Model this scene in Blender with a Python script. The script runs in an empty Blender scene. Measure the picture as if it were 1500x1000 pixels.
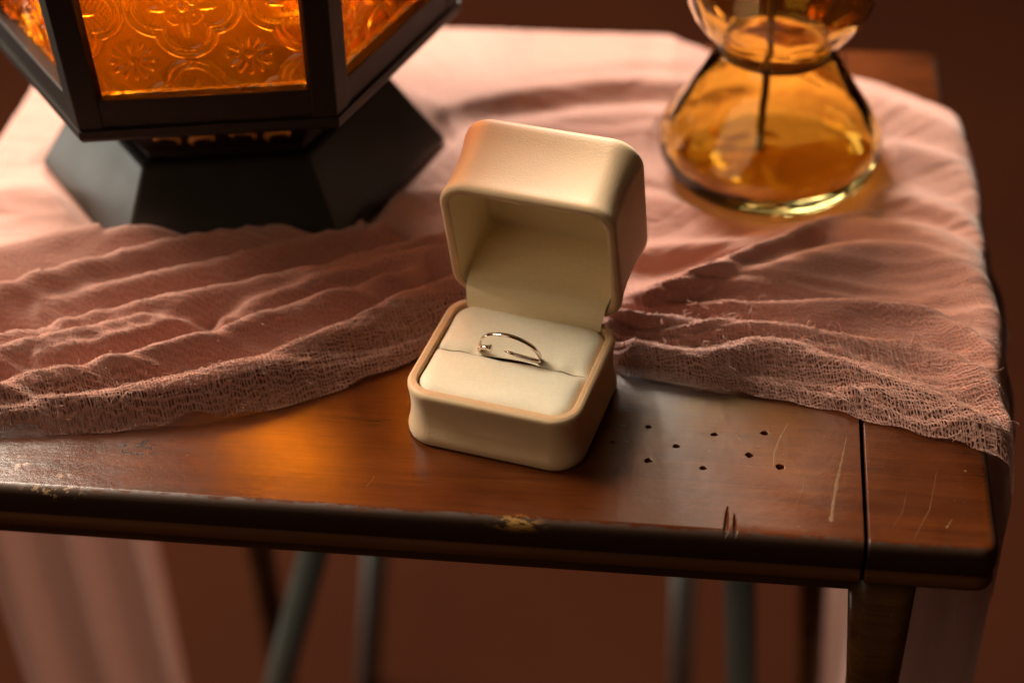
import bpy, bmesh, math, random
import numpy as np
from mathutils import Vector, Matrix

S = bpy.context.scene
COL = S.collection
MM = 0.001

# ------------------------------------------------------------------ camera
F_PX, PITCH, ROLL, YAW = 2562.53, math.radians(39.616), math.radians(-2.217), math.radians(-8.342)
CAM = np.array([60.427, -411.677, 370.914])          # mm, tabletop is z = 0, the ring box stands at the origin


def cam_axes():
    cp, sp = math.cos(PITCH), math.sin(PITCH)
    f = np.array([math.sin(YAW) * cp, math.cos(YAW) * cp, -sp])
    r = np.array([math.cos(YAW), -math.sin(YAW), 0.0])
    u = np.cross(r, f)
    c, s = math.cos(ROLL), math.sin(ROLL)
    return c * r + s * u, -s * r + c * u, f


AR, AU, AF = cam_axes()


def at(px, py, z):
    """survey helper: photograph pixel + height above the table (mm) -> point in mm"""
    d = AF * F_PX + AR * (px - 750) + AU * (500 - py)
    t = (z - CAM[2]) / d[2]
    return CAM + d * t


cd = bpy.data.cameras.new('camera')
cam = bpy.data.objects.new('camera', cd)
COL.objects.link(cam)
m = Matrix.Identity(4)
for i in range(3):
    m[i][0], m[i][1], m[i][2], m[i][3] = AR[i], AU[i], -AF[i], CAM[i] * MM
cam.matrix_world = m
cd.sensor_width = 36.0
cd.lens = F_PX * 36 / 1500
cd.clip_start, cd.clip_end = 0.02, 60
cd.dof.use_dof = True
cd.dof.focus_distance = float((np.array([0, -4, 24]) - CAM) @ AF) * MM
cd.dof.aperture_fstop = 4.6
cd.dof.aperture_blades = 0
S.camera = cam

# ------------------------------------------------------------------ world, lamps, exposure
w = bpy.data.worlds.new('World')
S.world = w
w.use_nodes = True
w.node_tree.nodes['Background'].inputs[0].default_value = (1.0, 0.50, 0.24, 1)
w.node_tree.nodes['Background'].inputs[1].default_value = 0.012


def area(name, loc, target, sx, sy, power, col):
    l = bpy.data.lights.new(name, 'AREA')
    l.shape, l.size, l.size_y, l.energy, l.color = 'RECTANGLE', sx, sy, power, col
    o = bpy.data.objects.new(name, l)
    COL.objects.link(o)
    o.location = loc
    o.rotation_euler = (Vector(target) - Vector(loc)).to_track_quat('-Z', 'Y').to_euler()
    return o


area('window_light', (-1.12, 0.52, 1.30), (0, 0.05, 0), 0.75, 0.75, 74, (1.0, 0.88, 0.70))
area('far_window_light', (-0.31, 0.98, 0.70), (-0.03, 0.02, 0), 0.40, 0.32, 42, (1.0, 0.93, 0.80))
area('high_window_light', (0.07, 1.30, 1.22), (0.06, -0.01, 0), 0.34, 0.62, 1.7, (1.0, 0.78, 0.55))
area('side_fill_light', (-1.35, 0.43, -0.06), (-0.17, 0.09, 0.02), 0.55, 0.5, 3.6, (1.0, 0.94, 0.80))  # added low fill lamp, makes the lantern foot's left facet reflect grey
area('room_light', (-0.95, -0.95, 1.30), (0, 0.0, 0), 1.3, 1.1, 6.0, (1.0, 0.76, 0.50))

S.view_settings.view_transform = 'Standard'
S.view_settings.look = 'None'
S.view_settings.exposure = 0.05
S.view_settings.gamma = 1.0
S.cycles.use_denoising = True
S.cycles.max_bounces = 12
S.cycles.transmission_bounces = 10
S.cycles.transparent_max_bounces = 24
S.cycles.sample_clamp_indirect = 8.0
S.cycles.blur_glossy = 0.3

# ------------------------------------------------------------------ helpers
rnd = random.Random(7)
rng = np.random.default_rng(11)


def mesh_obj(name, V, Fc, mat, parent=None, smooth=True, loc=None):
    me = bpy.data.meshes.new(name)
    V = np.asarray(V, float) * MM
    me.from_pydata(V.tolist(), [], [list(map(int, f)) for f in Fc])
    me.update()
    if smooth:
        me.shade_smooth()
    me.materials.append(mat)
    o = bpy.data.objects.new(name, me)
    COL.objects.link(o)
    if parent:
        o.parent = parent
    if loc is not None:
        o.location = loc
    return o


def thing(name, label, cat, loc=(0, 0, 0), rz=0.0, group=None):
    o = bpy.data.objects.new(name, None)
    o.empty_display_size = 0.02
    COL.objects.link(o)
    o.location = Vector(loc) * MM
    o.rotation_euler = (0, 0, rz)
    o['label'], o['category'] = label, cat
    if group:
        o['group'] = group
    return o


def rrect(w, d, r, n=8):
    """rounded rectangle loop, counter-clockwise, centred"""
    P = []
    for cx, cy, a0 in ((w / 2 - r, d / 2 - r, 0), (-w / 2 + r, d / 2 - r, 90), (-w / 2 + r, -d / 2 + r, 180), (w / 2 - r, -d / 2 + r, 270)):
        for k in range(n + 1):
            a = math.radians(a0 + 90 * k / n)
            P.append((cx + r * math.cos(a), cy + r * math.sin(a)))
    return P


def loft(loops, close_first=False, close_last=False):
    """loops: list of equally long closed loops of 3-D points"""
    n = len(loops[0])
    V = [p for l in loops for p in l]
    Fc = []
    for i in range(len(loops) - 1):
        for j in range(n):
            a, b = i * n + j, i * n + (j + 1) % n
            Fc.append((a, b, b + n, a + n))
    if close_first:
        Fc.append(tuple(reversed(range(n))))
    if close_last:
        Fc.append(tuple(range((len(loops) - 1) * n, len(loops) * n)))
    return V, Fc


def grid_faces(nu, nv, off=0):
    return [(off + i * nv + j, off + (i + 1) * nv + j, off + (i + 1) * nv + j + 1, off + i * nv + j + 1) for i in range(nu - 1) for j in range(nv - 1)]


def tube(path, rad, n=6, taper=None):
    """tube round a polyline; rad number or list"""
    path = [np.array(p, float) for p in path]
    L = []
    up = np.array([0.13, 0.31, 0.94])
    for i, p in enumerate(path):
        t = path[min(i + 1, len(path) - 1)] - path[max(i - 1, 0)]
        t /= (np.linalg.norm(t) + 1e-9)
        a = np.cross(t, up)
        a /= (np.linalg.norm(a) + 1e-9)
        b = np.cross(a, t)
        r = rad[i] if hasattr(rad, '__len__') else rad
        L.append([p + r * (math.cos(2 * math.pi * k / n) * a + math.sin(2 * math.pi * k / n) * b) for k in range(n)])
    return loft(L, True, True)


def merge(parts):
    V, Fc = [], []
    for v, f in parts:
        o = len(V)
        V += list(v)
        Fc += [tuple(i + o for i in q) for q in f]
    return V, Fc


def box_vf(x0, x1, y0, y1, z0, z1):
    V = [(x0, y0, z0), (x1, y0, z0), (x1, y1, z0), (x0, y1, z0), (x0, y0, z1), (x1, y0, z1), (x1, y1, z1), (x0, y1, z1)]
    return V, [(3, 2, 1, 0), (4, 5, 6, 7), (0, 1, 5, 4), (1, 2, 6, 5), (2, 3, 7, 6), (3, 0, 4, 7)]


def bevel_mod(o, wmm, seg=2):
    b = o.modifiers.new('bevel', 'BEVEL')
    b.width, b.segments, b.limit_method = wmm * MM, seg, 'ANGLE'


# ---- node helpers
class NT:
    def __init__(self, name):
        self.m = bpy.data.materials.new(name)
        self.m.use_nodes = True
        self.t = self.m.node_tree
        self.b = self.t.nodes['Principled BSDF']
        self.out = self.t.nodes['Material Output']

    def n(self, typ, **kw):
        x = self.t.nodes.new(typ)
        for k, v in kw.items():
            setattr(x, k, v)
        return x

    def put(self, sock, v):
        if isinstance(v, bpy.types.NodeSocket):
            self.t.links.new(v, sock)
        else:
            if hasattr(sock.default_value, '__len__') and not hasattr(v, '__len__'):
                v = [v] * len(sock.default_value)
            if hasattr(v, '__len__') and len(v) == 3 and len(sock.default_value) == 4:
                v = (*v, 1)
            sock.default_value = v

    def math(self, op, a, b=0.0, c=0.0, clamp=False):
        x = self.n('ShaderNodeMath', operation=op, use_clamp=clamp)
        for s, v in zip(x.inputs, (a, b, c)):
            self.put(s, v)
        return x.outputs[0]

    def coord(self, which='Object'):
        return self.n('ShaderNodeTexCoord').outputs[which]

    def mapping(self, v, scale=(1, 1, 1), loc=(0, 0, 0), rot=(0, 0, 0)):
        x = self.n('ShaderNodeMapping')
        self.put(x.inputs[0], v)
        x.inputs['Scale'].default_value = scale
        x.inputs['Location'].default_value = loc
        x.inputs['Rotation'].default_value = rot
        return x.outputs[0]

    def noise(self, v, scale, detail=4, rough=0.55, dist=0.0, out=0):
        x = self.n('ShaderNodeTexNoise')
        self.put(x.inputs['Vector'], v)
        x.inputs['Scale'].default_value = scale
        x.inputs['Detail'].default_value = detail
        x.inputs['Roughness'].default_value = rough
        x.inputs['Distortion'].default_value = dist
        return x.outputs[out]

    def ramp(self, f, stops):
        x = self.n('ShaderNodeValToRGB')
        self.put(x.inputs[0], f)
        e = x.color_ramp.elements
        while len(e) < len(stops):
            e.new(0.5)
        for k, (p, c) in zip(e, stops):
            k.position = p
            k.color = (*c, 1) if hasattr(c, '__len__') else (c, c, c, 1)
        return x.outputs[0]

    def mix(self, f, a, b, mode='MIX'):
        x = self.n('ShaderNodeMix', data_type='RGBA', blend_type=mode)
        self.put(x.inputs[0], f)
        self.put(x.inputs[6], a)
        self.put(x.inputs[7], b)
        return x.outputs[2]

    def smooth(self, v, a, b, lo=0.0, hi=1.0):
        x = self.n('ShaderNodeMapRange', interpolation_type='SMOOTHSTEP')
        for s, k in zip(x.inputs, (v, a, b, lo, hi)):
            self.put(s, k)
        return x.outputs[0]

    def bump(self, h, strength, dist=0.001, normal=None):
        x = self.n('ShaderNodeBump')
        x.inputs['Strength'].default_value = strength
        x.inputs['Distance'].default_value = dist
        self.put(x.inputs['Height'], h)
        if normal is not None:
            self.put(x.inputs['Normal'], normal)
        return x.outputs[0]

    def set(self, **kw):
        for k, v in kw.items():
            self.put(self.b.inputs[k.replace('_', ' ')], v)
        return self


# ------------------------------------------------------------------ materials
def mat_wood(name, edge=True, base=((0.022, 0.0052, 0.0014), (0.068, 0.0150, 0.0028), (0.110, 0.028, 0.0052))):
    k = NT(name)
    co = k.coord()
    grain = k.noise(k.mapping(co, (9, 190, 190)), 1.0, 7, 0.62, 0.6)
    fine = k.noise(k.mapping(co, (60, 1300, 1300)), 1.0, 3, 0.6)
    blotch = k.noise(co, 16, 4, 0.6)
    f = k.math('ADD', k.math('MULTIPLY', grain, 0.42), k.math('MULTIPLY', blotch, 0.58))
    col = k.ramp(f, [(0.30, base[0]), (0.50, base[1]), (0.70, base[2])])
    col = k.mix(k.smooth(fine, 0.52, 0.72, 0, 0.45), col, (0.018, 0.006, 0.003))
    # small pale scuffs and rubbed scratches
    sc = k.noise(k.mapping(co, (240, 1500, 1), rot=(0, 0, math.radians(55))), 1.0, 2, 0.5)
    scm = k.noise(co, 38, 2, 0.5)
    scr = k.math('MULTIPLY', k.smooth(sc, 0.70, 0.76), k.smooth(scm, 0.52, 0.64))
    col = k.mix(k.math('MULTIPLY', scr, 0.45), col, (0.34, 0.17, 0.075))
    dots = k.n('ShaderNodeTexVoronoi', feature='F1')
    k.put(dots.inputs['Vector'], co)
    dots.inputs['Scale'].default_value = 130
    dm = k.math('MULTIPLY', k.smooth(dots.outputs['Distance'], 0.07, 0.03), k.smooth(k.noise(co, 45, 2), 0.60, 0.66))
    col = k.mix(k.math('MULTIPLY', dm, 0.75), col, (0.25, 0.14, 0.07))
    rough = k.math('ADD', 0.12, k.math('MULTIPLY', k.noise(co, 40, 5, 0.65), 0.18))
    rough = k.math('ADD', rough, k.math('MULTIPLY', scr, 0.2))
    if edge:
        sx = k.n('ShaderNodeSeparateXYZ')
        k.put(sx.inputs[0], co)
        x, y, z = sx.outputs
        nz = k.math('MULTIPLY', k.math('SUBTRACT', k.noise(k.mapping(co, (1, 2.2, 1)), 210, 5, 0.7), 0.5), 0.0052)
        nz2 = k.math('MULTIPLY', k.math('SUBTRACT', k.noise(co, 30, 3, 0.6), 0.5), 0.0032)
        nn = k.math('ADD', nz, nz2)
        dy = k.math('ADD', y, 0.0515)
        dx = k.math('SUBTRACT', 0.1472, x)
        dd = k.math('ADD', k.math('MINIMUM', dy, dx), nn)
        dark = k.smooth(dd, 0.0030, 0.0012)
        below = k.smooth(z, -0.0010, -0.0018)
        dark = k.math('MAXIMUM', dark, below)
        # bead under the edge keeps its brown stain
        bead = k.math('MULTIPLY', k.smooth(z, -0.0106, -0.0116), k.smooth(z, -0.0166, -0.0150))
        edgecol = k.mix(bead, (0.030, 0.0115, 0.0045), k.mix(k.noise(k.mapping(co, (14, 300, 300)), 1, 4), (0.05, 0.017, 0.005), (0.17, 0.056, 0.014)))
        # places rubbed through to bare wood
        vm = k.n('ShaderNodeVectorMath', operation='DISTANCE')
        k.put(vm.inputs[0], k.mapping(co, (0.42, 1, 1.2)))
        vm.inputs[1].default_value = (0.0066 * 0.42, -0.0515, -0.0012)
        near = k.smooth(vm.outputs['Value'], 0.0046, 0.0008)
        chip = k.math('MULTIPLY', near, k.smooth(k.noise(k.mapping(co, (1, 2.4, 2.4)), 240, 4, 0.6), 0.46, 0.54))
        vm2 = k.n('ShaderNodeVectorMath', operation='DISTANCE')
        k.put(vm2.inputs[0], k.mapping(co, (0.30, 1, 1)))
        vm2.inputs[1].default_value = (-0.136 * 0.30, -0.0505, -0.0006)
        chip2 = k.math('MULTIPLY', k.smooth(vm2.outputs['Value'], 0.0040, 0.0010), k.smooth(k.noise(co, 420, 3, 0.6), 0.54, 0.60))
        col = k.mix(dark, col, edgecol)
        col = k.mix(k.math('MULTIPLY', chip, 0.9), col, (0.40, 0.20, 0.045))
        col = k.mix(k.math('MULTIPLY', chip2, 0.9), col, (0.30, 0.18, 0.09))
        # pale ring and dark ink blot near the left end
        for (px, py, rx, c, th) in ((23, 677, 0.0048, (0.36, 0.25, 0.18), 0.56), (86, 690, 0.0052, (0.26, 0.15, 0.10), 0.57), (203, 656, 0.0058, (0.010, 0.006, 0.006), 0.50)):
            p = at(px, py, 0) * MM
            v = k.n('ShaderNodeVectorMath', operation='DISTANCE')
            k.put(v.inputs[0], k.mapping(co, (0.7, 1, 1)))
            v.inputs[1].default_value = (p[0] * 0.7, p[1], 0)
            mk = k.math('MULTIPLY', k.smooth(v.outputs['Value'], rx, rx * 0.4), k.smooth(k.noise(co, 330, 4, 0.6), th, th + 0.06))
            col = k.mix(k.math('MULTIPLY', mk, 0.85), col, c)
        rough = k.math('ADD', rough, k.math('MULTIPLY', dark, 0.30))
    h = k.math('ADD', k.math('MULTIPLY', grain, 0.16), k.math('ADD', k.math('MULTIPLY', fine, 0.10), k.math('MULTIPLY', k.noise(co, 170, 6, 0.65), 0.75)))
    k.set(Base_Color=col, Roughness=rough, Specular_IOR_Level=0.42, Normal=k.bump(h, 0.22, 0.0006))
    return k.m


def mat_leather(name, col_a, col_b, rough=0.42, sheen=0.15, weave=False):
    k = NT(name)
    co = k.coord()
    n1 = k.noise(co, 60, 4, 0.6)
    col = k.mix(n1, col_a, col_b)
    v = k.n('ShaderNodeTexVoronoi', feature='F1')
    k.put(v.inputs['Vector'], co)
    v.inputs['Scale'].default_value = 1500
    h = k.math('ADD', v.outputs['Distance'], k.math('MULTIPLY', k.noise(co, 900, 3), 0.8))
    if weave:
        wx = k.noise(k.mapping(co, (260, 3600, 3600)), 1.0, 2)
        wy = k.noise(k.mapping(co, (3600, 260, 3600)), 1.0, 2)
        wv = k.math('ADD', wx, wy)
        h = k.math('ADD', k.math('MULTIPLY', wv, 2.2), k.math('MULTIPLY', k.noise(co, 220, 3), 1.6))
        col = k.mix(k.smooth(wv, 0.8, 1.2, 0.0, 0.30), col, tuple(c * 0.78 for c in col_a))
    k.set(Base_Color=col, Roughness=k.math('ADD', rough - 0.05, k.math('MULTIPLY', k.noise(co, 150, 3), 0.12)), Specular_IOR_Level=0.3, Sheen_Weight=sheen,
          Subsurface_Weight=0.08, Subsurface_Radius=(0.002, 0.001, 0.0005), Normal=k.bump(h, 0.16, 0.0002))
    return k.m


def mat_plain(name, col, rough=0.5, metal=0.0, spec=0.5, nscale=80, var=0.25, bump=0.1):
    k = NT(name)
    co = k.coord()
    n1 = k.noise(co, nscale, 5, 0.6)
    c = k.mix(n1, tuple(x * (1 - var) for x in col), tuple(min(1, x * (1 + var)) for x in col))
    k.set(Base_Color=c, Roughness=k.math('ADD', rough - 0.08, k.math('MULTIPLY', n1, 0.16)), Metallic=metal, Specular_IOR_Level=spec,
          Normal=k.bump(k.noise(co, nscale * 6, 3), bump, 0.0003))
    return k.m


M = {}
M['wood'] = mat_wood('varnished_wood')
M['leg_wood'] = mat_wood('leg_wood', False, ((0.035, 0.014, 0.0045), (0.10, 0.042, 0.012), (0.16, 0.068, 0.02)))
M['lit_leg'] = mat_wood('lit_leg_wood', False, ((0.06, 0.02, 0.004), (0.16, 0.065, 0.012), (0.24, 0.10, 0.02)))  # brighter copy of the leg wood, light on the back right leg put into colour
M['hole'] = mat_plain('hole_dark', (0.006, 0.003, 0.002), 0.8)
M['scratch'] = mat_plain('rubbed_wood', (0.11, 0.050, 0.019), 0.7, spec=0.15, nscale=900, var=0.8)
M['leather'] = mat_leather('champagne_leatherette', (0.64, 0.435, 0.25), (0.70, 0.495, 0.295), 0.50)
M['rim'] = mat_leather('rim_leatherette', (0.56, 0.33, 0.17), (0.66, 0.44, 0.25), 0.42)
M['satin'] = mat_leather('cream_satin', (0.84, 0.75, 0.56), (0.88, 0.80, 0.62), 0.6, 0.3, True)
M['lining'] = mat_leather('lining_satin', (0.86, 0.69, 0.42), (0.90, 0.745, 0.48), 0.55, 0.2, True)
M['silver'] = mat_plain('polished_white_gold', (0.80, 0.70, 0.64), 0.12, 1.0, var=0.05, bump=0.02)
M['stone'] = mat_plain('pave_stone', (0.75, 0.66, 0.62), 0.08, 0.6, var=0.2, bump=0.0)
M['bronze'] = mat_plain('dark_bronze', (0.012, 0.0065, 0.004), 0.5, 0.1, 0.25, nscale=60, var=0.4)
M['foot'] = mat_plain('dark_bronze_foot', (0.017, 0.012, 0.008), 0.36, 0.0, 0.38, nscale=60, var=0.3)
M['cutout_gold'] = mat_plain('lit_cutout_gold', (0.50, 0.27, 0.06), 0.5, 0.5, 0.5, nscale=120, var=0.4)  # colour carries the lantern's inner glow at the gallery cutouts
M['wax'] = mat_plain('candle_wax', (0.75, 0.60, 0.38), 0.5)
M['bluesteel'] = mat_plain('grey_blue_paint', (0.28, 0.36, 0.36), 0.45, 0.1, 0.5, nscale=30)
M['stick'] = mat_plain('dark_stick', (0.09, 0.045, 0.018), 0.6)


def mat_pane():
    k = NT('amber_pressed_glass')
    co = k.coord()
    n = k.noise(co, 14, 3)
    c = k.mix(n, (0.70, 0.25, 0.014), (0.84, 0.36, 0.03))
    k.set(Base_Color=c, Roughness=0.10, IOR=1.45, Transmission_Weight=1.0, Specular_IOR_Level=0.5)
    tr = k.n('ShaderNodeBsdfTranslucent')
    k.put(tr.inputs[0], k.mix(n, (0.74, 0.30, 0.018), (0.86, 0.42, 0.035)))
    mx = k.n('ShaderNodeMixShader')
    mx.inputs[0].default_value = 0.10
    k.t.links.new(k.b.outputs[0], mx.inputs[1])
    k.t.links.new(tr.outputs[0], mx.inputs[2])
    # where the pressed pattern is flat the pane lets light straight through, on its slopes light is bent
    vt = k.n('ShaderNodeVectorTransform', vector_type='NORMAL', convert_from='WORLD', convert_to='OBJECT')
    k.put(vt.inputs[0], k.n('ShaderNodeNewGeometry').outputs['Normal'])
    sx = k.n('ShaderNodeSeparateXYZ')
    k.put(sx.inputs[0], vt.outputs[0])
    flat = k.smooth(k.math('ABSOLUTE', sx.outputs[0]), 0.72, 0.985, 0.02, 0.74)
    tp = k.n('ShaderNodeBsdfTransparent')
    k.put(tp.inputs[0], k.mix(n, (0.93, 0.50, 0.06), (0.97, 0.60, 0.10)))
    m2 = k.n('ShaderNodeMixShader')
    k.put(m2.inputs[0], flat)
    k.t.links.new(mx.outputs[0], m2.inputs[1])
    k.t.links.new(tp.outputs[0], m2.inputs[2])
    k.t.links.new(m2.outputs[0], k.out.inputs[0])
    return k.m


M['pane'] = mat_pane()
kk = NT('amber_blown_glass')
kk.set(Base_Color=(0.98, 0.77, 0.28), Roughness=0.02, IOR=1.47, Transmission_Weight=1.0,
       Normal=kk.bump(kk.noise(kk.coord(), 34, 2), 0.45, 0.004))
M['vase'] = kk.m


def mat_gauze(name, net=True):
    """dusty rose cotton gauze; UV in mm along / across the threads, attribute open = how see-through the weave is"""
    k = NT(name)
    uv = k.n('ShaderNodeUVMap').outputs[0]
    wob = k.n('ShaderNodeTexNoise')
    k.put(wob.inputs['Vector'], uv)
    wob.inputs['Scale'].default_value = 0.16
    wob.inputs['Detail'].default_value = 4
    va = k.n('ShaderNodeVectorMath', operation='MULTIPLY_ADD')
    k.put(va.inputs[0], wob.outputs['Color'])
    va.inputs[1].default_value = (4.2, 4.2, 0)
    k.put(va.inputs[2], uv)
    sx = k.n('ShaderNodeSeparateXYZ')
    k.put(sx.inputs[0], va.outputs[0])

    def line(s, per, wd):
        fr = k.math('FRACT', k.math('DIVIDE', s, per))
        return k.smooth(k.math('ABSOLUTE', k.math('SUBTRACT', fr, 0.5)), wd, wd * 0.45)
    lu = line(sx.outputs[0], 1.0, 0.27)
    lv = line(sx.outputs[1], 0.86, 0.27)
    net_m = k.math('MAXIMUM', lu, lv)
    at_ = k.n('ShaderNodeAttribute', attribute_name='open').outputs['Fac']
    alpha = k.math('MAXIMUM', net_m, k.math('SUBTRACT', 1.0, at_))
    n1 = k.noise(uv, 0.10, 4, 0.6)
    n2 = k.noise(uv, 1.7, 3, 0.6)
    col = k.mix(n1, (0.43, 0.205, 0.165), (0.54, 0.290, 0.240))
    col = k.mix(k.math('MULTIPLY', k.math('SUBTRACT', 1.0, net_m), 0.45), col, (0.30, 0.105, 0.070))
    col = k.mix(k.smooth(n2, 0.35, 0.75, 0.0, 0.35), col, (0.74, 0.47, 0.38))
    h = k.math('ADD', k.math('MULTIPLY', net_m, 0.7), k.math('MULTIPLY', n2, 0.5))
    k.set(Base_Color=col, Roughness=0.85, Specular_IOR_Level=0.15, Sheen_Weight=0.45, Sheen_Roughness=0.35, Sheen_Tint=(1.0, 0.87, 0.80, 1), Normal=k.bump(h, 0.75, 0.0006))
    tr = k.n('ShaderNodeBsdfTranslucent')
    k.put(tr.inputs[0], k.mix(0.5, col, (0.62, 0.24, 0.16)))
    mx = k.n('ShaderNodeMixShader')
    mx.inputs[0].default_value = 0.14
    k.t.links.new(k.b.outputs[0], mx.inputs[1])
    k.t.links.new(tr.outputs[0], mx.inputs[2])
    tp = k.n('ShaderNodeBsdfTransparent')
    m2 = k.n('ShaderNodeMixShader')
    k.put(m2.inputs[0], alpha)
    k.t.links.new(tp.outputs[0], m2.inputs[1])
    k.t.links.new(mx.outputs[0], m2.inputs[2])
    k.t.links.new(m2.outputs[0], k.out.inputs[0])
    return k.m


M['gauze'] = mat_gauze('rose_gauze')
kk = NT('rose_thread')
tn = kk.noise(kk.coord(), 160, 2)
kk.set(Base_Color=kk.mix(tn, (0.52, 0.24, 0.175), (0.74, 0.44, 0.34)), Roughness=0.85, Specular_IOR_Level=0.15, Sheen_Weight=0.4)
M['thread'] = kk.m

# ------------------------------------------------------------------ floor
k = NT('terracotta_floor')
co = k.coord()
fc = k.mix(k.noise(co, 3.0, 5, 0.6), (0.011, 0.0024, 0.0008), (0.024, 0.0056, 0.0017))
k.set(Base_Color=fc, Roughness=0.9, Specular_IOR_Level=0.03, Normal=k.bump(k.noise(co, 40, 4), 0.2, 0.002))
FZ = -470.0
fl = mesh_obj('floor', [(-2500, -1500, FZ), (2500, -1500, FZ), (2500, 4000, FZ), (-2500, 4000, FZ)], [(0, 1, 2, 3)], k.m, smooth=False)
fl['kind'] = 'structure'

# ------------------------------------------------------------------ table
XL, XR, YF, YB = -219.0, 147.2, -51.5, 231.5
table = thing('wooden_table', 'small dark varnished wooden table with worn front edge carrying the ring box', 'table')


def slab_bm():
    cx, cy, W, D = (XL + XR) / 2, (YF + YB) / 2, XR - XL, YB - YF
    prof = [(-6.0, -17.2), (-1.6, -17.2), (-0.5, -16.3), (-0.1, -14.6), (-0.5, -12.6), (-1.3, -11.6), (-1.5, -10.8), (-0.5, -10.2), (-0.05, -9.2), (0.0, -5.0), (-0.25, -2.6), (-0.9, -1.1), (-1.9, -0.3), (-3.2, 0.0)]
    loops = [[(cx + x, cy + y, z) for x, y in rrect(W + 2 * o, D + 2 * o, 6 + o if o > -5 else 1.0, 6)] for o, z in prof]
    V, Fc = loft(loops, True, True)
    bm = bmesh.new()
    vs = [bm.verts.new(Vector(v) * MM) for v in V]
    for f in Fc:
        bm.faces.new([vs[i] for i in f])
    bm.normal_update()
    return bm


def cut_board(name, x0, x1):
    bm = slab_bm()
    for x, nrm in ((x0, (-1, 0, 0)), (x1, (1, 0, 0))):
        if x is None:
            continue
        r = bmesh.ops.bisect_plane(bm, geom=bm.verts[:] + bm.edges[:] + bm.faces[:], plane_co=(x * MM, 0, 0), plane_no=nrm, clear_outer=True)
        e = [g for g in r['geom_cut'] if isinstance(g, bmesh.types.BMEdge)]
        bmesh.ops.contextual_create(bm, geom=e)
    bmesh.ops.recalc_face_normals(bm, faces=bm.faces[:])
    me = bpy.data.meshes.new(name)
    bm.to_mesh(me)
    bm.free()
    me.materials.append(M['wood'])
    o = bpy.data.objects.new(name, me)
    COL.objects.link(o)
    o.parent = table
    return o


SEAM = 108.9
main = cut_board('top_board', -181.0, SEAM - 0.65)
endb = cut_board('end_board', SEAM + 0.65, None)
endl = cut_board('end_board', None, -182.2)
# nail holes and the two clamp dents are cut into the board
holes = [(950, 625), (991, 653), (949, 674), (1046, 636), (1120, 634), (1097, 666), (1030, 685), (1143, 684), (897, 647)]
parts = []
for i, (px, py) in enumerate(holes):
    p = at(px, py, 0)
    r = (1.0, 0.85, 1.1, 0.95, 0.9, 1.15, 0.8, 1.2, 0.7)[i]
    el = (1.2, 1.7, 1.25, 1.3, 1.6, 1.15, 1.45, 1.3, 1.2)[i]
    n = 10
    jit = [1 + 0.5 * (rnd.random() - 0.5) for _ in range(n)]
    L = [[(p[0] + s * r * jit[k] * el * math.cos(2 * math.pi * k / n), p[1] + s * r * jit[k] * math.sin(2 * math.pi * k / n), z) for k in range(n)] for s, z in ((0.55, -4.5), (0.8, -1.2), (1.0, 0.5))]
    parts.append(loft(L, True, True))
for (a, b, wd) in (((1066, 741), (1062, 788), 1.15), ((1076, 752), (1077, 788), 0.95)):
    A, B = at(*a, 0), at(*b, 0)
    n = np.array([B[1] - A[1], A[0] - B[0], 0])
    n /= np.linalg.norm(n)
    L = []
    for t, ww in ((0, 0.35), (0.3, 0.8), (0.7, 1), (1.06, 1.05)):
        c = A + (B - A) * t
        L.append([tuple(c + n * wd * ww + np.array([0, 0, 0.5])), tuple(c - n * wd * ww + np.array([0, 0, 0.5])), tuple(c + np.array([0, 0, -1.5 * ww]))])
    parts.append(loft(L, True, True))
cv, cf = merge(parts)
cutter = mesh_obj('cutter', cv, cf, M['hole'], smooth=False)
bmc = bmesh.new()
bmc.from_mesh(cutter.data)
bmesh.ops.recalc_face_normals(bmc, faces=bmc.faces[:])
bmc.to_mesh(cutter.data)
bmc.free()
md = main.modifiers.new('holes', 'BOOLEAN')
md.object, md.operation, md.solver = cutter, 'DIFFERENCE', 'EXACT'
dg = bpy.context.evaluated_depsgraph_get()
me2 = bpy.data.meshes.new_from_object(main.evaluated_get(dg))
main.modifiers.clear()
main.data = me2
bpy.data.objects.remove(cutter)
for o in (main, endb, endl):
    bevel_mod(o, 0.35, 2)
    o.data.shade_smooth()
    o.data.set_sharp_from_angle(angle=math.radians(40))


def ribbon(name, pts, widths, mat, parent, z=0.06):
    """thin proud wear mark: flat lens-shaped strip lying on the board"""
    P = [at(x, y, 0) for x, y in pts]
    Q, Wd = [], []
    for i in range(len(P) - 1):
        for t in np.linspace(0, 1, 6, endpoint=False):
            Q.append(P[i] * (1 - t) + P[i + 1] * t)
            Wd.append(widths[i] * (1 - t) + widths[i + 1] * t)
    Q.append(P[-1])
    Wd.append(widths[-1])
    L, R, T = [], [], []
    for i, q in enumerate(Q):
        t = Q[min(i + 1, len(Q) - 1)] - Q[max(i - 1, 0)]
        n = np.array([-t[1], t[0], 0])
        n /= np.linalg.norm(n) + 1e-9
        wv = Wd[i] * (0.45 + 0.5 * rnd.random())
        q = q + n * 0.12 * (rnd.random() - 0.5)
        L.append(q + n * wv + [0, 0, 0.01])
        R.append(q - n * wv + [0, 0, 0.01])
        T.append(q + [0, 0, z])
    n = len(Q)
    V = L + T + R
    Fc = [(i, n + i, n + i + 1, i + 1) for i in range(n - 1)] + [(n + i, 2 * n + i, 2 * n + i + 1, n + i + 1) for i in range(n - 1)]
    Fc = [tuple(reversed(f)) for f in Fc]
    return mesh_obj(name, V, Fc, mat, parent)


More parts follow.
